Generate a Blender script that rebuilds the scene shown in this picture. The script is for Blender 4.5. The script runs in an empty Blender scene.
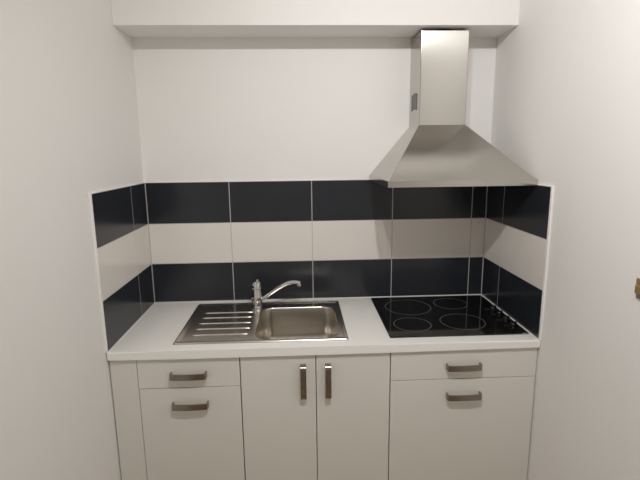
import bpy, bmesh, math
from mathutils import Vector, Matrix

# ------------------------------------------------------------------ camera
S = bpy.context.scene
COL = S.collection
Z0 = 0.90                      # worktop height above the floor
W = 1.672                      # width of the niche
CEIL = 2.50
ROOM_Y = -3.20


def setup_camera():
    pitch, yaw, roll = 0.1903, 0.0434, -0.0117
    cp, sp, cy, sy = math.cos(pitch), math.sin(pitch), math.cos(yaw), math.sin(yaw)
    fwd = Vector((sy * cp, cy * cp, -sp))
    right = Vector((cy, -sy, 0))
    up = right.cross(fwd)
    cr, sr = math.cos(roll), math.sin(roll)
    r = right * cr + up * sr
    u = -right * sr + up * cr
    m = Matrix((r, u, -fwd)).transposed().to_4x4()
    m.translation = Vector((0.7387, -2.2648, 0.7413 + Z0))
    cam = bpy.data.cameras.new('camera')
    cam.sensor_width = 36.0
    cam.lens = 462.76 * 36.0 / 640.0
    cam.clip_start = 0.02
    o = bpy.data.objects.new('camera', cam)
    o.matrix_world = m
    COL.objects.link(o)
    S.camera = o


setup_camera()

# ------------------------------------------------------------------ world, exposure
LAMP_Y, LAMP_Z = -1.66, 1.565 + Z0
# ceiling spot bar, two lit heads plus one added for bounced fill: (x, y offset, watts, colour, aim point, cone in degrees)
HEADS = ((0.955, 0.0, 36.0, (1.0, 1.01, 1.02), (1.672, -0.65, 0.15 + Z0), 174),
         (0.770, 0.0, 21.0, (1.0, 0.955, 0.89), (1.25, -0.10, 0.05 + Z0), 160),
         (0.585, -0.06, 18.0, (1.0, 0.97, 0.92), (1.20, -3.20, 1.45), 130))  # added head, turned away so its light bounces back as fill
world = bpy.data.worlds.new('world')
S.world = world
world.use_nodes = True
world.node_tree.nodes['Background'].inputs[0].default_value = (0.9, 0.95, 1.0, 1)
world.node_tree.nodes['Background'].inputs[1].default_value = 0.02
vs = S.view_settings
vs.view_transform = 'Standard'
vs.look = 'None'
vs.exposure = 0.0
vs.gamma = 1.0
vs.use_curve_mapping = False
S.cycles.use_denoising = True
S.cycles.max_bounces = 14
S.cycles.diffuse_bounces = 8
S.cycles.glossy_bounces = 6


# ------------------------------------------------------------------ materials
def principled(name):
    m = bpy.data.materials.new(name)
    m.use_nodes = True
    nt = m.node_tree
    return m, nt, nt.nodes['Principled BSDF']


def mat(name, color, rough=0.5, metal=0.0, spec=0.5, var=0.0, vscale=6.0, bump=0.0, bscale=60.0,
        aniso=0.0, arot=0.0, grain=None, coat=0.0):
    m, nt, b = principled(name)
    b.inputs['Base Color'].default_value = (*color, 1)
    b.inputs['Roughness'].default_value = rough
    b.inputs['Metallic'].default_value = metal
    b.inputs['Specular IOR Level'].default_value = spec
    b.inputs['Coat Weight'].default_value = coat
    tc = nt.nodes.new('ShaderNodeTexCoord')
    if var:
        n = nt.nodes.new('ShaderNodeTexNoise')
        n.inputs['Scale'].default_value = vscale
        n.inputs['Detail'].default_value = 4
        nt.links.new(tc.outputs['Object'], n.inputs['Vector'])
        mx = nt.nodes.new('ShaderNodeMix')
        mx.data_type = 'RGBA'
        mx.inputs['A'].default_value = (*[c * (1 - var) for c in color], 1)
        mx.inputs['B'].default_value = (*[min(1, c * (1 + var)) for c in color], 1)
        nt.links.new(n.outputs['Fac'], mx.inputs['Factor'])
        nt.links.new(mx.outputs['Result'], b.inputs['Base Color'])
    if bump or grain:
        n = nt.nodes.new('ShaderNodeTexNoise')
        n.inputs['Scale'].default_value = bscale
        n.inputs['Detail'].default_value = 3
        src = tc.outputs['Object']
        if grain:
            mp = nt.nodes.new('ShaderNodeMapping')
            mp.inputs['Scale'].default_value = grain
            nt.links.new(src, mp.inputs['Vector'])
            src = mp.outputs['Vector']
        nt.links.new(src, n.inputs['Vector'])
        if bump:
            bp = nt.nodes.new('ShaderNodeBump')
            bp.inputs['Strength'].default_value = bump
            bp.inputs['Distance'].default_value = 0.002
            nt.links.new(n.outputs['Fac'], bp.inputs['Height'])
            nt.links.new(bp.outputs['Normal'], b.inputs['Normal'])
        if grain:
            mr = nt.nodes.new('ShaderNodeMapRange')
            mr.inputs['To Min'].default_value = rough - 0.015
            mr.inputs['To Max'].default_value = rough + 0.015
            nt.links.new(n.outputs['Fac'], mr.inputs['Value'])
            nt.links.new(mr.outputs['Result'], b.inputs['Roughness'])
    if aniso:
        b.inputs['Anisotropic'].default_value = aniso
        b.inputs['Anisotropic Rotation'].default_value = arot
        t = nt.nodes.new('ShaderNodeTangent')
        t.direction_type = 'UV_MAP'
        t.uv_map = 'grain'
        nt.links.new(t.outputs['Tangent'], b.inputs['Tangent'])
    return m


M = {
    'paint': mat('white_wall_paint', (0.85, 0.838, 0.82), 0.62, var=0.015, vscale=3, bump=0.12, bscale=45),
    'ceiling': mat('ceiling_paint', (0.85, 0.84, 0.82), 0.8, bump=0.08, bscale=50),
    'floor': mat('floor_laminate', (0.36, 0.29, 0.22), 0.4, var=0.1, vscale=5),
    'black_tile': mat('black_glazed_tile', (0.0205, 0.0230, 0.0300), 0.20, var=0.08, vscale=9, bump=0.03, bscale=14),
    'cream_tile': mat('cream_glazed_tile', (0.82, 0.775, 0.73), 0.16, var=0.02, vscale=9, bump=0.03, bscale=14),
    'grout': mat('pale_grout', (0.52, 0.50, 0.48), 0.85, bump=0.2, bscale=200),
    'trim': mat('white_edge_trim', (0.90, 0.88, 0.85), 0.4),
    'laminate': mat('white_laminate', (0.90, 0.885, 0.85), 0.33, bump=0.02, bscale=250),
    'front': mat('white_cabinet_front', (0.75, 0.72, 0.675), 0.36, bump=0.02, bscale=120),
    'carcass': mat('cabinet_carcass_board', (0.50, 0.47, 0.43), 0.55),
    'nickel': mat('brushed_nickel', (0.33, 0.285, 0.235), 0.22, metal=1.0, aniso=0.3),
    'steel_hood': mat('brushed_steel_hood', (0.565, 0.54, 0.505), 0.20, metal=1.0, aniso=0.95, arot=0.0,
                      grain=(6, 6, 0.25), bscale=60),
    'steel_sink': mat('satin_steel_sink', (0.64, 0.60, 0.545), 0.22, metal=1.0, grain=(0.6, 8, 8), bscale=60),
    'steel_rib': mat('steel_rib_glint', (0.85, 0.82, 0.78), 0.2, metal=1.0),  # paler than the sink sheet: the ribs' reflected glint is in the colour
    'chrome': mat('chrome', (0.72, 0.72, 0.72), 0.07, metal=1.0),
    'gap_shade': mat('painted_gap_shade', (0.02, 0.02, 0.02), 0.7),  # near-black colour painting the shade inside vent slots and duct gap
    'filter': mat('grease_filter_mesh', (0.7, 0.69, 0.67), 0.45, metal=1.0),
    'glass_black': mat('black_ceramic_glass', (0.006, 0.006, 0.006), 0.06, spec=0.5),
    'ring_print': mat('grey_zone_print', (0.10, 0.10, 0.10), 0.25),
    'mark_print': mat('grey_symbol_print', (0.16, 0.16, 0.16), 0.3),
    'knob': mat('black_knob_plastic', (0.008, 0.008, 0.008), 0.22),
    'sealant': mat('white_silicone', (0.78, 0.77, 0.74), 0.45),
    'brass': mat('aged_brass', (0.42, 0.30, 0.13), 0.4, metal=0.6),
    'grey_metal': mat('grey_metal', (0.30, 0.28, 0.25), 0.45, metal=0.7),
    'plastic_white': mat('white_lamp_plastic', (0.8, 0.8, 0.8), 0.4),
}

# ------------------------------------------------------------------ mesh helpers
def link(name, me, material, parent=None, smooth=False):
    me.materials.append(M[material])
    if smooth:
        for p in me.polygons:
            p.use_smooth = True
    o = bpy.data.objects.new(name, me)
    COL.objects.link(o)
    if parent:
        o.parent = parent
    return o


def grain_uv(bm):
    """u runs level along each face, v runs up it: the direction of the brushed grain"""
    uv = bm.loops.layers.uv.new('grain')
    for f in bm.faces:
        u = Vector((0, 0, 1)).cross(f.normal)
        u = u.normalized() if u.length > 1e-4 else Vector((1, 0, 0))
        v = f.normal.cross(u)
        for l in f.loops:
            l[uv].uv = (l.vert.co.dot(u), l.vert.co.dot(v))


def obj(name, bm, material, parent=None, smooth=False, sharp=None):
    bmesh.ops.recalc_face_normals(bm, faces=bm.faces[:])
    grain_uv(bm)
    me = bpy.data.meshes.new(name)
    bm.to_mesh(me)
    bm.free()
    o = link(name, me, material, parent, smooth)
    if sharp is not None:
        me.set_sharp_from_angle(angle=math.radians(sharp))
    return o


def weighted(o):
    m_ = o.modifiers.new('weighted_normals', 'WEIGHTED_NORMAL')
    m_.keep_sharp = True
    m_.weight = 100
    return o


def add_box(bm, x0, x1, y0, y1, z0, z1, bevel=0.0, seg=2):
    r = bmesh.ops.create_cube(bm, size=1.0)
    vs_ = r['verts']
    for v in vs_:
        v.co = Vector((x0 + (v.co.x + .5) * (x1 - x0), y0 + (v.co.y + .5) * (y1 - y0), z0 + (v.co.z + .5) * (z1 - z0)))
    if bevel:
        es = {e for v in vs_ for e in v.link_edges}
        bmesh.ops.bevel(bm, geom=list(es), offset=bevel, segments=seg, profile=0.5, affect='EDGES')


def box(name, x0, x1, y0, y1, z0, z1, material, parent=None, bevel=0.0, seg=2):
    bm = bmesh.new()
    add_box(bm, x0, x1, y0, y1, z0, z1, bevel, seg)
    return obj(name, bm, material, parent)


def lathe(bm, prof, center=(0, 0, 0), n=32, axis='Z'):
    """prof: list of (radius, height); closed with end caps where the radius is not 0"""
    rings = []
    c = Vector(center)
    for r, h in prof:
        ring = []
        for i in range(n):
            a = 2 * math.pi * i / n
            p = Vector((r * math.cos(a), r * math.sin(a), h))
            ring.append(bm.verts.new(c + p))
        rings.append(ring)
    for a, b in zip(rings, rings[1:]):
        for i in range(n):
            bm.faces.new((a[i], a[(i + 1) % n], b[(i + 1) % n], b[i]))
    bm.faces.new(list(reversed(rings[0])))
    bm.faces.new(rings[-1])


def tube(bm, pts, radii, n=16, squash=1.0):
    pts = [Vector(p) for p in pts]
    rings = []
    ref = Vector((0, 0, 1))
    for i, p in enumerate(pts):
        d = (pts[min(i + 1, len(pts) - 1)] - pts[max(i - 1, 0)]).normalized()
        side = d.cross(ref)
        if side.length < 1e-3:
            side = Vector((1, 0, 0))
        side.normalize()
        upv = side.cross(d).normalized()
        r = radii[i] if isinstance(radii, (list, tuple)) else radii
        ring = []
        for k in range(n):
            a = 2 * math.pi * k / n
            ring.append(bm.verts.new(p + side * (r * math.cos(a)) + upv * (r * squash * math.sin(a))))
        rings.append(ring)
    for a, b in zip(rings, rings[1:]):
        for i in range(n):
            bm.faces.new((a[i], a[(i + 1) % n], b[(i + 1) % n], b[i]))
    bm.faces.new(list(reversed(rings[0])))
    bm.faces.new(rings[-1])


def rrect(x0, x1, y0, y1, r, seg=8):
    out = []
    for cx, cy, a0 in ((x1 - r, y1 - r, 0), (x0 + r, y1 - r, 90), (x0 + r, y0 + r, 180), (x1 - r, y0 + r, 270)):
        for k in range(seg + 1):
            a = math.radians(a0 + 90 * k / seg)
            out.append((cx + r * math.cos(a), cy + r * math.sin(a)))
    return out


def loop(bm, pts, z):
    return [bm.verts.new((x, y, z)) for x, y in pts]


def bridge(bm, a, b):
    n = len(a)
    for i in range(n):
        bm.faces.new((a[i], a[(i + 1) % n], b[(i + 1) % n], b[i]))


def thing(name, label, cat, loc=(0, 0, 0), group=None):
    o = bpy.data.objects.new(name, None)
    o.empty_display_size = 0.1
    COL.objects.link(o)
    o.location = loc
    return tag(o, label, cat, group)


def tag(o, label, cat, group=None):
    o['label'] = label
    o['category'] = cat
    if group:
        o['group'] = group
    return o


def struct(o, label, cat):
    o['kind'] = 'structure'
    return tag(o, label, cat)


# ------------------------------------------------------------------ room shell
T = 0.10
O = 0.006                      # tiles stand this far proud of the plaster
XL, XR, YB = -O, W + O, O
floor = struct(box('floor', XL - T, XR + T, ROOM_Y - T, YB + T, -0.10, 0.0, 'floor'), 'brown floor in front of the kitchenette', 'floor')
ceiling = struct(box('ceiling', XL - T, XR + T, ROOM_Y - T, YB + T, CEIL, CEIL + 0.10, 'ceiling'), 'plain white ceiling of the small kitchen room', 'ceiling')
wall_back = struct(box('wall_back', XL, XR, YB, YB + T, 0, CEIL, 'paint'), 'white back wall behind hood and sink with tiled band', 'wall')
wall_left = struct(box('wall_left', XL - T, XL, ROOM_Y - T, YB + T, 0, CEIL, 'paint'), 'white left wall with short return of tiles', 'wall')
wall_right = struct(box('wall_right', XR, XR + T, ROOM_Y - T, YB + T, 0, CEIL, 'paint'), 'white right wall beside hood and hob', 'wall')
wall_front = struct(box('wall_front', XL, XR, ROOM_Y - T, ROOM_Y, 0, CEIL, 'paint'), 'white wall opposite the kitchenette', 'wall')
SOF_Z = 1.2525 + Z0
soffit = struct(box('ceiling_soffit', XL, XR, -0.216, YB, SOF_Z, CEIL, 'paint', bevel=0.002),
                'white boxed soffit above the chimney hood', 'soffit')

# ------------------------------------------------------------------ tiles: three courses, 40 x 20 cm, parts of the walls
TT = O              # tile thickness
JW = 0.0015         # half joint
TD = 0.583          # depth of the tiled return
tile_meshes = {}


def tile(parent, wall, a0, a1, z0, z1, material):
    """a0..a1 runs along the wall (x for the back wall, y for the side walls)"""
    key = (round(a1 - a0, 4), round(z1 - z0, 4), material, wall)
    if key not in tile_meshes:
        bm = bmesh.new()
        w, h = a1 - a0, z1 - z0
        if wall == 'back':
            add_box(bm, -w / 2, w / 2, -TT, 0, -h / 2, h / 2, 0.0009, 1)
        elif wall == 'left':
            add_box(bm, 0, TT, -w / 2, w / 2, -h / 2, h / 2, 0.0009, 1)
        else:
            add_box(bm, -TT, 0, -w / 2, w / 2, -h / 2, h / 2, 0.0009, 1)
        bmesh.ops.recalc_face_normals(bm, faces=bm.faces[:])
        me = bpy.data.meshes.new('tile')
        bm.to_mesh(me)
        bm.free()
        me.materials.append(M[material])
        tile_meshes[key] = me
    o = bpy.data.objects.new('tile', tile_meshes[key])
    COL.objects.link(o)
    o.parent = parent
    a, z = (a0 + a1) / 2, (z0 + z1) / 2
    o.location = {'back': (a, YB, z), 'left': (XL, a, z), 'right': (XR, a, z)}[wall]
    o['label'] = 'black glazed tile' if material == 'black_tile' else 'cream glazed tile'


GT = O - 0.0005
CORNER = 0.0025
box('grout', XL, XR, YB - GT, YB, Z0 + 0.0005, Z0 + 0.6, 'grout', wall_back)
box('grout', XL, XL + GT, -TD, YB - GT, Z0 + 0.0005, Z0 + 0.6, 'grout', wall_left)
box('grout', XR - GT, XR, -TD, YB - GT, Z0 + 0.0005, Z0 + 0.6, 'grout', wall_right)
for r_i in range(3):
    z0 = Z0 + 0.2 * r_i + (0.002 if r_i == 0 else JW * 0.6)
    z1 = Z0 + 0.2 * (r_i + 1) - (0.001 if r_i == 2 else JW * 0.6)
    mt = 'cream_tile' if r_i == 1 else 'black_tile'
    edges = [CORNER, 0.399, 0.799, 1.199, 1.599, W - CORNER]
    for i in range(5):
        tile(wall_back, 'back', edges[i] + (JW if i else 0), edges[i + 1] - (JW if i < 4 else 0), z0, z1, mt)
    for side, par in (('left', wall_left), ('right', wall_right)):
        tile(par, side, -TD, -0.192 - JW, z0, z1, mt)
        tile(par, side, -0.192 + JW, -0.0025, z0, z1, mt)
# white trim around the tiled band
box('edge_trim', XL, 0.0015, -TD - 0.013, -TD, Z0 + 0.0005, Z0 + 0.604, 'trim', wall_left, 0.002)
box('edge_trim', W - 0.0015, XR, -TD - 0.013, -TD, Z0 + 0.0005, Z0 + 0.604, 'trim', wall_right, 0.002)
box('top_trim', XL, 0.001, -TD, 0.0, Z0 + 0.6, Z0 + 0.604, 'trim', wall_left, 0.001)
box('top_trim', W - 0.001, XR, -TD, 0.0, Z0 + 0.6, Z0 + 0.604, 'trim', wall_right, 0.001)
box('top_trim', XL, XR, -0.001, YB, Z0 + 0.6, Z0 + 0.604, 'trim', wall_back, 0.001)

# ------------------------------------------------------------------ worktop
CT = 0.034
CY = -0.592
wt = thing('worktop', 'long white laminate worktop carrying the sink and hob', 'worktop', (W / 2, -0.3, Z0 - CT))
SX0, SX1, SY0, SY1 = 0.229, 0.925, -0.537, -0.053      # sink outline
HX0, HX1, HY0, HY1 = SX0 + 0.02, SX1 - 0.02, SY0 + 0.02, SY1 - 0.02   # cut-out under the sink


def local(o, parent):
    o.parent = parent
    o.matrix_parent_inverse = Matrix.Translation(-Vector(parent.location))
    return o


def make_worktop():
    bm = bmesh.new()
    xs = [-0.0005, HX0, HX1, W + 0.0035]
    ys = [CY, HY0, HY1, 0.004]
    grid = {}
    for i, x in enumerate(xs):
        for j, y in enumerate(ys):
            grid[i, j] = (bm.verts.new((x, y, Z0)), bm.verts.new((x, y, Z0 - CT)))
    for i in range(3):
        for j in range(3):
            if (i, j) == (1, 1):
                continue
            q = [grid[i, j], grid[i + 1, j], grid[i + 1, j + 1], grid[i, j + 1]]
            bm.faces.new([v[0] for v in q])
            bm.faces.new([v[1] for v in reversed(q)])

    def side(a, b):
        bm.faces.new((grid[a][0], grid[b][0], grid[b][1], grid[a][1]))
    for i in range(3):
        side((i, 0), (i + 1, 0)); side((i, 3), (i + 1, 3)); side((0, i), (0, i + 1)); side((3, i), (3, i + 1))
    for a, b in (((1, 1), (2, 1)), ((2, 1), (2, 2)), ((2, 2), (1, 2)), ((1, 2), (1, 1))):
        side(a, b)
    bm.edges.ensure_lookup_table()
    es = [e for e in bm.edges if all(abs(v.co.y - CY) < 1e-6 for v in e.verts) and abs(e.verts[0].co.z - e.verts[1].co.z) < 1e-6]
    bmesh.ops.bevel(bm, geom=es, offset=0.005, segments=4, profile=0.5, affect='EDGES')
    o = obj('slab', bm, 'laminate', None, True, 40)
    weighted(local(o, wt))


make_worktop()
local(box('sealant_bead', 0.003, W - 0.003, -0.0035, -0.0002, Z0, Z0 + 0.0035, 'sealant', None, 0.001), wt)
local(box('sealant_bead', 0.0002, 0.0030, CY + 0.01, -0.0002, Z0, Z0 + 0.003, 'sealant', None, 0.001), wt)
local(box('sealant_bead', W - 0.0030, W - 0.0002, CY + 0.01, -0.0002, Z0, Z0 + 0.003, 'sealant', None, 0.001), wt)


# ------------------------------------------------------------------ cabinets
FY = -0.578          # face of the fronts
FT = 0.018
BOT = 0.14           # lower edge of the fronts
TOPF = Z0 - 0.037


def handle_mesh():
    """bow handle, flat strap, along local x, screwed to the plane y = 0, standing out to -y"""
    L, P, H, t = 0.140, 0.029, 0.0230, 0.0060
    bm = bmesh.new()
    path = []
    rr = 0.011
    path.append((-L / 2, 0.0))
    for k in range(7):
        a = math.radians(180 + 90 * k / 6)
        path.append((-L / 2 + rr + rr * math.cos(a), -P + rr + rr * math.sin(a)))
    for k in range(1, 12):
        u = k / 12
        x = -L / 2 + rr + (L - 2 * rr) * u
        path.append((x, -P - 0.003 * math.sin(math.pi * u)))
    for k in range(7):
        a = math.radians(270 + 90 * k / 6)
        path.append((L / 2 - rr + rr * math.cos(a), -P + rr + rr * math.sin(a)))
    path.append((L / 2, 0.0))
    rows = []
    for i, (x, y) in enumerate(path):
        a = Vector(path[max(i - 1, 0)]); b = Vector(path[min(i + 1, len(path) - 1)])
        d = (b - a).normalized()
        nrm = Vector((-d.y, d.x))      # inwards
        xi, yi = x + nrm.x * t, y + nrm.y * t
        if i in (0, len(path) - 1):
            yi = 0.0
        rows.append([bm.verts.new((x, y, -H / 2)), bm.verts.new((x, y, H / 2)), bm.verts.new((xi, yi, H / 2)), bm.verts.new((xi, yi, -H / 2))])
    for a, b in zip(rows, rows[1:]):
        for k in range(4):
            bm.faces.new((a[k], a[(k + 1) % 4], b[(k + 1) % 4], b[k]))
    bm.faces.new(rows[0]); bm.faces.new(list(reversed(rows[-1])))
    bmesh.ops.recalc_face_normals(bm, faces=bm.faces[:])
    grain_uv(bm)
    me = bpy.data.meshes.new('handle')
    bm.to_mesh(me); bm.free()
    me.materials.append(M['nickel'])
    for p in me.polygons:
        p.use_smooth = True
    me.set_sharp_from_angle(angle=math.radians(40))
    return me


HANDLE = handle_mesh()


def handle(parent, x, z, vertical=False):
    """parent is a front whose origin is known; the handle sits on its face"""
    o = bpy.data.objects.new('handle', HANDLE)
    COL.objects.link(o)
    o.parent = parent
    pl = parent['at']
    o.location = (x - pl[0], FY - pl[1], z - pl[2])
    if vertical:
        o.rotation_euler = (0, math.radians(90), 0)
    o['label'] = 'brushed nickel bow handle'
    return o


def front(name, root, x0, x1, z0, z1):
    cx, cz = (x0 + x1) / 2, (z0 + z1) / 2
    bm = bmesh.new()
    add_box(bm, x0 - cx, x1 - cx, 0, FT, z0 - cz, z1 - cz, 0.0013, 2)
    o = obj(name, bm, 'front', root)
    o.location = (cx - root.location.x, FY - root.location.y, cz - root.location.z)
    o['at'] = (cx, FY, cz)
    return o


def carcass(root, x0, x1):
    y0, y1, zb, zt, t = FY + FT + 0.001, -0.02, BOT, Z0 - CT - 0.0005, 0.016
    rx, ry, rz = root.location
    def b(name, *a):
        a = list(a)
        o = box(name, a[0] - rx, a[1] - rx, a[2] - ry, a[3] - ry, a[4] - rz, a[5] - rz, 'carcass', root)
    b('side_panel', x0, x0 + t, y0, y1, zb, zt)
    b('side_panel', x1 - t, x1, y0, y1, zb, zt)
    b('bottom_panel', x0 + t, x1 - t, y0, y1, zb, zb + t)
    b('back_panel', x0 + t, x1 - t, y1 - 0.006, y1, zb + t, zt)
    b('front_rail', x0 + t, x1 - t, y0, y0 + 0.02, zt - 0.03, zt)


zsplit = Z0 - 0.1605
# narrow drawer unit on the left
c1 = thing('drawer_cabinet', 'narrow white base cabinet left of the sink with two horizontal handles', 'cabinet', (0.297, -0.3, BOT))
carcass(c1, 0.1005, 0.4935)
d = front('drawer_front', c1, 0.1015, 0.4925, zsplit + 0.0013, TOPF)
handle(d, 0.297, Z0 - 0.1035)
d = front('door', c1, 0.1015, 0.4925, BOT, zsplit - 0.0013)
handle(d, 0.297, Z0 - 0.2295)
# sink unit, two doors
c2 = thing('sink_cabinet', 'white double-door base cabinet under the sink with two vertical handles', 'cabinet', (0.79, -0.3, BOT))
carcass(c2, 0.4955, 1.0835)
d = front('door', c2, 0.4965, 0.7885, BOT, TOPF)
handle(d, 0.740, Z0 - 0.146, True)
d = front('door', c2, 0.7915, 1.0825, BOT, TOPF)
handle(d, 0.837, Z0 - 0.146, True)
# wide unit under the hob
c3 = thing('drawer_cabinet', 'wide white base cabinet under the black hob with two horizontal handles', 'cabinet', (1.376, -0.3, BOT))
carcass(c3, 1.0855, 1.6740)
d = front('drawer_front', c3, 1.0865, 1.6740, zsplit + 0.0013, TOPF)
handle(d, 1.376, Z0 - 0.1035)
d = front('door', c3, 1.0865, 1.6740, BOT, zsplit - 0.0013)
handle(d, 1.381, Z0 - 0.2295)
# filler strip between wall and the narrow unit
tag(box('filler_panel', -0.0015, 0.0990, FY + 0.002, FY + 0.002 + FT, BOT, TOPF, 'front', None, 0.001),
    'narrow white filler strip between left wall and drawer cabinet', 'panel')
tag(box('plinth', 0.002, W - 0.002, -0.53, -0.514, 0.0, BOT - 0.003, 'front', None, 0.001),
    'white plinth board along the floor under the cabinets', 'plinth')


# ------------------------------------------------------------------ sink
def make_sink():
    root = thing('sink', 'stainless steel inset sink with ribbed drainer on its left', 'sink', (0.58, -0.29, Z0))
    # deck: raised rim, then the flat sheet with the opening for the bowl
    bm = bmesh.new()
    prof = [(0.0, 0.0002, 0.010), (0.002, 0.0045, 0.010), (0.005, 0.0065, 0.009), (0.010, 0.0065, 0.008),
            (0.014, 0.0050, 0.007), (0.021, 0.0022, 0.006), (0.026, 0.0018, 0.006)]
    prev = None
    for ins, z, r in prof:
        lp = loop(bm, rrect(SX0 + ins, SX1 - ins, SY0 + ins, SY1 - ins, r, 5), Z0 + z)
        if prev:
            bridge(bm, prev, lp)
        prev = lp
    outer = prev
    bx0, bx1, by0, by1 = 0.543, 0.895, -0.513, -0.130
    inner = loop(bm, rrect(bx0, bx1, by0, by1, 0.062, 10), Z0 + 0.0018)
    es = []
    for lp in (outer, inner):
        for i in range(len(lp)):
            e = bm.edges.get((lp[i], lp[(i + 1) % len(lp)])) or bm.edges.new((lp[i], lp[(i + 1) % len(lp)]))
            es.append(e)
    bmesh.ops.triangle_fill(bm, edges=es, use_beauty=True)
    weighted(local(obj('deck', bm, 'steel_sink', None, True, 40), root))
    # bowl
    bm = bmesh.new()
    steps = [(0.0, 0.0018, 0.062), (0.0008, 0.0012, 0.062), (0.0018, -0.0012, 0.062), (0.003, -0.006, 0.061), (0.012, -0.120, 0.058),
             (0.016, -0.146, 0.056), (0.026, -0.162, 0.052), (0.040, -0.170, 0.045), (0.060, -0.172, 0.035)]
    prev = None
    for ins, z, r in steps:
        lp = loop(bm, rrect(bx0 + ins, bx1 - ins, by0 + ins, by1 - ins, r, 10), Z0 + z)
        if prev:
            bridge(bm, prev, lp)
        prev = lp
    bm.faces.new(prev)
    bowl = local(obj('bowl', bm, 'steel_sink', None, True, 50), root)
    mod = bowl.modifiers.new('thickness', 'SOLIDIFY')
    mod.thickness = 0.0008
    mod.offset = -1
    # strainer
    bm = bmesh.new()
    lathe(bm, [(0.045, -0.1718), (0.045, -0.1700), (0.040, -0.1695), (0.034, -0.1712), (0.004, -0.1712)], (0.714, -0.314, Z0), 32)
    st = local(obj('strainer', bm, 'chrome', None, True, 40), root)
    # drainer ribs
    ribs = [(0.286, 0.509, -0.182), (0.286, 0.513, -0.248), (0.286, 0.515, -0.317), (0.286, 0.517, -0.382), (0.286, 0.516, -0.447)]
    for x0, x1, y in ribs:
        bm = bmesh.new()
        n = 8
        rows = []
        for k in range(15):
            u = k / 14
            x = x0 + (x1 - x0) * u
            s = min(1, u / 0.03, (1 - u) / 0.03)
            s = max(s, 0.05) ** 0.5
            rows.append([bm.verts.new((x, y + 0.0040 * math.cos(math.pi * j / n) * s, Z0 + 0.0015 + 0.0034 * math.sin(math.pi * j / n) * s)) for j in range(n + 1)])
        for a, b in zip(rows, rows[1:]):
            for j in range(n):
                bm.faces.new((a[j], a[j + 1], b[j + 1], b[j]))
        local(obj('drainer_rib', bm, 'steel_rib', None, True, 60), root)
    return root


make_sink()


# ------------------------------------------------------------------ tap
def make_tap():
    X, Y, Zb = 0.525, -0.116, Z0 + 0.0020
    root = thing('mixer_tap', 'chrome single-lever mixer tap standing on the sink', 'tap', (X, Y, Zb))
    bm = bmesh.new()
    lathe(bm, [(0.0275, 0.0), (0.0275, 0.005), (0.0262, 0.008), (0.0258, 0.034), (0.0262, 0.035), (0.0262, 0.058),
               (0.0258, 0.059), (0.0250, 0.092), (0.0245, 0.094)], (0, 0, 0), 36)
    obj('body', bm, 'chrome', root, True, 40)
    # tilted cap of the cartridge, higher towards the lever
    bm = bmesh.new()
    lathe(bm, [(0.0235, 0.0945), (0.0250, 0.096), (0.0248, 0.108), (0.0220, 0.117), (0.0175, 0.124), (0.010, 0.1275), (0.002, 0.1285)], (0, 0, 0), 36)
    for v in bm.verts:
        if v.co.z > 0.10:
            v.co.z += 0.22 * (v.co.x + 0.008) * (v.co.z - 0.10) / 0.0285
    obj('cartridge_cap', bm, 'chrome', root, True, 40)
    # lever: a slim bar leaving the cap forward and upward
    bm = bmesh.new()
    pts = [(0.006, 0.008, 0.112), (0.007, -0.004, 0.127), (0.008, -0.016, 0.136), (0.009, -0.032, 0.143), (0.010, -0.048, 0.147), (0.010, -0.056, 0.147)]
    tube(bm, pts, [0.0085, 0.0085, 0.0080, 0.0075, 0.0068, 0.0045], 16, 0.75)
    obj('lever', bm, 'chrome', root, True, 60)
    # swivel spout
    bm = bmesh.new()
    ctrl = [(0.0, 0.0, 0.036), (0.035, -0.007, 0.049), (0.075, -0.015, 0.078), (0.115, -0.023, 0.106), (0.150, -0.030, 0.125),
            (0.180, -0.036, 0.132), (0.204, -0.041, 0.130)]
    P = [Vector(c) for c in ctrl]
    P = [P[0] * 2 - P[1]] + P + [P[-1] * 2 - P[-2]]
    pts = []
    for i in range(1, len(P) - 2):
        for k in range(5):
            t = k / 5
            p0, p1, p2, p3 = P[i - 1], P[i], P[i + 1], P[i + 2]
            pts.append(0.5 * ((2 * p1) + (p2 - p0) * t + (2 * p0 - 5 * p1 + 4 * p2 - p3) * t * t + (3 * p1 - p0 - 3 * p2 + p3) * t ** 3))
    pts.append(P[-2])
    n = len(pts)
    tube(bm, pts, [0.0098 - 0.0018 * i / (n - 1) for i in range(n)], 16)
    sp = obj('spout', bm, 'chrome', root, True, 60)
    bm = bmesh.new()
    lathe(bm, [(0.006, 0.136), (0.0090, 0.133), (0.0098, 0.128), (0.0098, 0.116), (0.0088, 0.113), (0.007, 0.113)], (0.204, -0.041, 0), 24)
    obj('aerator', bm, 'chrome', sp, True, 40)


make_tap()


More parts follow.
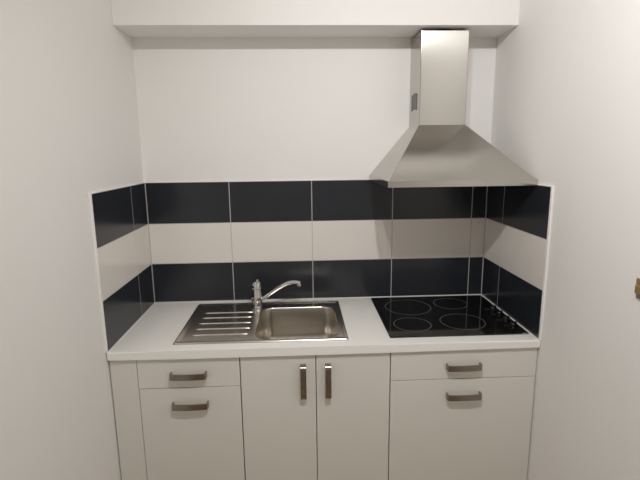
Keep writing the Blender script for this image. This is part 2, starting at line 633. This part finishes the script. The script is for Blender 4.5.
# ------------------------------------------------------------------ hob
def make_hob():
    x0, x1, y0, y1 = 1.0905, 1.6605, -0.531, -0.0225
    root = thing('hob', 'black glass-ceramic hob with four cooking zones and knobs', 'hob', ((x0 + x1) / 2, (y0 + y1) / 2, Z0))
    bm = bmesh.new()
    prev = None
    for ins, z in ((0, 0.0003), (0, 0.0035), (0.0012, 0.005)):
        lp = loop(bm, rrect(x0 + ins, x1 - ins, y0 + ins, y1 - ins, 0.006, 5), Z0 + z)
        if prev:
            bridge(bm, prev, lp)
        else:
            bm.faces.new(list(reversed(lp)))
        prev = lp
    bm.faces.new(prev)
    local(obj('glass_plate', bm, 'glass_black', None), root)
    for cx, cy, r in ((1.245, -0.178, 0.107), (1.461, -0.144, 0.079), (1.2125, -0.400, 0.079), (1.4370, -0.383, 0.0945)):
        bm = bmesh.new()
        n = 72
        w = 0.0022
        ro = []
        for rad, z in ((r - w, 0.0050), (r - w, 0.0052), (r + w, 0.0052), (r + w, 0.0050)):
            ro.append([bm.verts.new((cx + rad * math.cos(2 * math.pi * i / n), cy + rad * math.sin(2 * math.pi * i / n), Z0 + z)) for i in range(n)])
        for a, b in zip(ro, ro[1:] + ro[:1]):
            bridge(bm, a, b)
        local(obj('cooking_zone', bm, 'ring_print', None), root)
    for i in range(4):
        y = -0.232 - 0.069 * i
        x = 1.636
        bm = bmesh.new()
        lathe(bm, [(0.0175, 0.005), (0.0175, 0.007), (0.0155, 0.0085), (0.0145, 0.015), (0.0130, 0.017), (0.003, 0.0175)], (x, y, Z0), 28)
        k = local(obj('knob', bm, 'knob', None, True, 40), root)
        g = box('grip', x - 0.0145, x + 0.0145, y - 0.0035, y + 0.0035, Z0 + 0.017, Z0 + 0.020, 'knob', None, 0.001)
        g.parent = k
        g.matrix_parent_inverse = Matrix.Identity(4)
        # printed zone symbol beside the knob
        bm = bmesh.new()
        sx, sy, s = x - 0.030, y - 0.006, 0.006
        for a in (-1, 1):
            for b_ in (-1, 1):
                add_box(bm, sx + a * s - 0.0018, sx + a * s + 0.0018, sy + b_ * s - 0.0018, sy + b_ * s + 0.0018, Z0 + 0.005, Z0 + 0.0052)
        local(obj('zone_symbol', bm, 'mark_print', None), root)


make_hob()


# ------------------------------------------------------------------ chimney hood
def make_hood():
    x0, x1, yf = 1.081, 1.6705, -0.485
    zb, zl = Z0 + 0.5985, Z0 + 0.6225
    cx0, cx1, cyf, cz0, cz1 = 1.2730, 1.4830, -0.178, Z0 + 0.848, Z0 + 1.2405
    yb = YB - 0.0005
    root = thing('cooker_hood', 'stainless steel pyramid chimney hood above the hob', 'hood', (1.373, -0.24, zb))
    # lip: a ring of sheet steel
    bm = bmesh.new()
    yl = -0.0015
    t = 0.0060
    o_ = [(x0, yf), (x1, yf), (x1, yl), (x0, yl)]
    i_ = [(x0 + t, yf + t), (x1 - t, yf + t), (x1 - t, yl - t), (x0 + t, yl - t)]
    A, B, C_, D_ = loop(bm, o_, zb), loop(bm, o_, zl), loop(bm, i_, zl), loop(bm, i_, zb)
    for a, b in ((A, B), (B, C_), (C_, D_), (D_, A)):
        bridge(bm, a, b)
    es = [e for e in bm.edges if abs(e.verts[0].co.z - e.verts[1].co.z) > 0.01]
    local(obj('lip', bm, 'steel_hood', None), root)
    # sloping canopy
    bm = bmesh.new()
    lo = loop(bm, [(x0 + 0.003, yf + 0.004), (x1 - 0.003, yf + 0.004), (x1 - 0.003, yb), (x0 + 0.003, yb)], zl - 0.0004)
    hi = loop(bm, [(cx0 - 0.001, cyf - 0.001), (cx1 + 0.001, cyf - 0.001), (cx1 + 0.001, yb), (cx0 - 0.001, yb)], cz0)
    bridge(bm, lo, hi)
    bmesh.ops.bevel(bm, geom=[e for e in bm.edges if abs(e.verts[0].co.z - e.verts[1].co.z) > 0.01 and min(v.co.y for v in e.verts) < -0.1],
                    offset=0.003, segments=3, profile=0.5, affect='EDGES')
    weighted(local(obj('canopy', bm, 'steel_hood', None, True, 40), root))
    # chimney duct: U-shaped cover
    bm = bmesh.new()
    r = 0.004
    path = [(cx0, yb), (cx0, cyf + r)]
    for k in range(1, 6):
        a = math.radians(180 + 90 * k / 5)
        path.append((cx0 + r + r * math.cos(a), cyf + r + r * math.sin(a)))
    path.append((cx1 - r, cyf))
    for k in range(1, 6):
        a = math.radians(270 + 90 * k / 5)
        path.append((cx1 - r + r * math.cos(a), cyf + r + r * math.sin(a)))
    path.append((cx1, yb))
    lo = [bm.verts.new((x, y, cz0 - 0.004)) for x, y in path]
    hi = [bm.verts.new((x, y, cz1)) for x, y in path]
    for i in range(len(path) - 1):
        bm.faces.new((lo[i], lo[i + 1], hi[i + 1], hi[i]))
    duct = local(obj('chimney_cover', bm, 'steel_hood', None, True, 25), root)
    mod = duct.modifiers.new('thickness', 'SOLIDIFY')
    mod.thickness = 0.001
    mod.offset = -1
    weighted(duct)
    # inner pipe that closes the gap under the soffit, the gap's shade in its colour
    bm = bmesh.new()
    lathe(bm, [(0.07, cz0), (0.07, SOF_Z - 0.0005)], (1.373, -0.09, 0), 32)
    local(obj('duct_pipe', bm, 'gap_shade', None, True, 40), root)
    # vent slots on both cheeks, staggered columns: dark boxes on the steel paint the holes' shade
    for sx, dx in ((cx0, -1), (cx1, 1)):
        g = bmesh.new()
        for c in range(3):
            for r_ in range(7):
                y = -0.050 - c * 0.038
                z = Z0 + 0.922 + r_ * 0.0104 + (0.0052 if c % 2 else 0)
                h = 0.0040
                xa, xb = (sx - 0.0006, sx + 0.0002) if dx < 0 else (sx - 0.0002, sx + 0.0006)
                add_box(g, xa, xb, y - 0.0135, y + 0.0135, z - h, z + h)
        v = local(obj('vent_grille', g, 'gap_shade', None), root)
        v['kind'] = 'stuff'
    # underside: panel with two grease filters
    local(box('underside_panel', x0 + 0.0065, x1 - 0.0065, yf + 0.0065, yl - 0.0065, zb + 0.010, zb + 0.012, 'steel_hood'), root)
    for k in range(2):
        xa = x0 + 0.04 + k * 0.255
        f = local(box('grease_filter', xa, xa + 0.25, yf + 0.07, -0.06, zb + 0.005, zb + 0.0099, 'filter', None, 0.001), root)
    # push buttons on the front edge underside
    return root


make_hood()


# ------------------------------------------------------------------ brass fitting on the right wall
def make_fitting():
    root = thing('wall_fitting', 'small brass-coloured metal fitting on right wall, cut by the right picture edge', 'fitting', (XR, -1.10, Z0 + 0.36))
    box('plate', -0.006, 0.0, -0.05, 0.040, 0.005, 0.024, 'brass', root, 0.0015)
    box('bolt', -0.011, 0.0, -0.055, 0.037, -0.019, 0.006, 'brass', root, 0.003)
    box('catch', -0.006, 0.0, -0.05, 0.034, -0.032, -0.018, 'grey_metal', root, 0.0015)
    return root


make_fitting()


# ------------------------------------------------------------------ ceiling lamp (above the picture)
def make_lamp():
    xm = HEADS[1][0]
    root = thing('ceiling_lamp', 'white spot bar on the ceiling with two lit heads and an added fill head', 'lamp', (xm, LAMP_Y - 0.03, CEIL))
    box('bar', -0.27, 0.27, -0.022, 0.022, -0.018, -0.0005, 'plastic_white', root, 0.003)
    for x, dy, watts, color, aim, cone in HEADS:
        p = Vector((x, LAMP_Y + dy, LAMP_Z))
        d = (Vector(aim) - p).normalized()
        q = d.to_track_quat('Z', 'Y')
        bm = bmesh.new()
        lathe(bm, [(0.004, -0.040), (0.020, -0.036), (0.027, -0.010), (0.029, 0.0), (0.027, 0.0), (0.020, -0.008), (0.004, -0.010)], (0, 0, 0), 24)
        h = obj('spot_head', bm, 'plastic_white', root, True, 40)
        h.location = p - d * 0.028 - root.location
        h.rotation_euler = q.to_euler()
        li = bpy.data.lights.new('spot_bulb', 'SPOT')
        li.energy = watts
        li.color = color
        li.shadow_soft_size = 0.022
        li.spot_size = math.radians(cone)
        li.spot_blend = 1.0
        lo = bpy.data.objects.new('spot_bulb', li)
        COL.objects.link(lo)
        lo.location = p
        lo.rotation_euler = d.to_track_quat('-Z', 'Y').to_euler()


make_lamp()
for o in bpy.data.objects:
    if 'at' in o:
        del o['at']
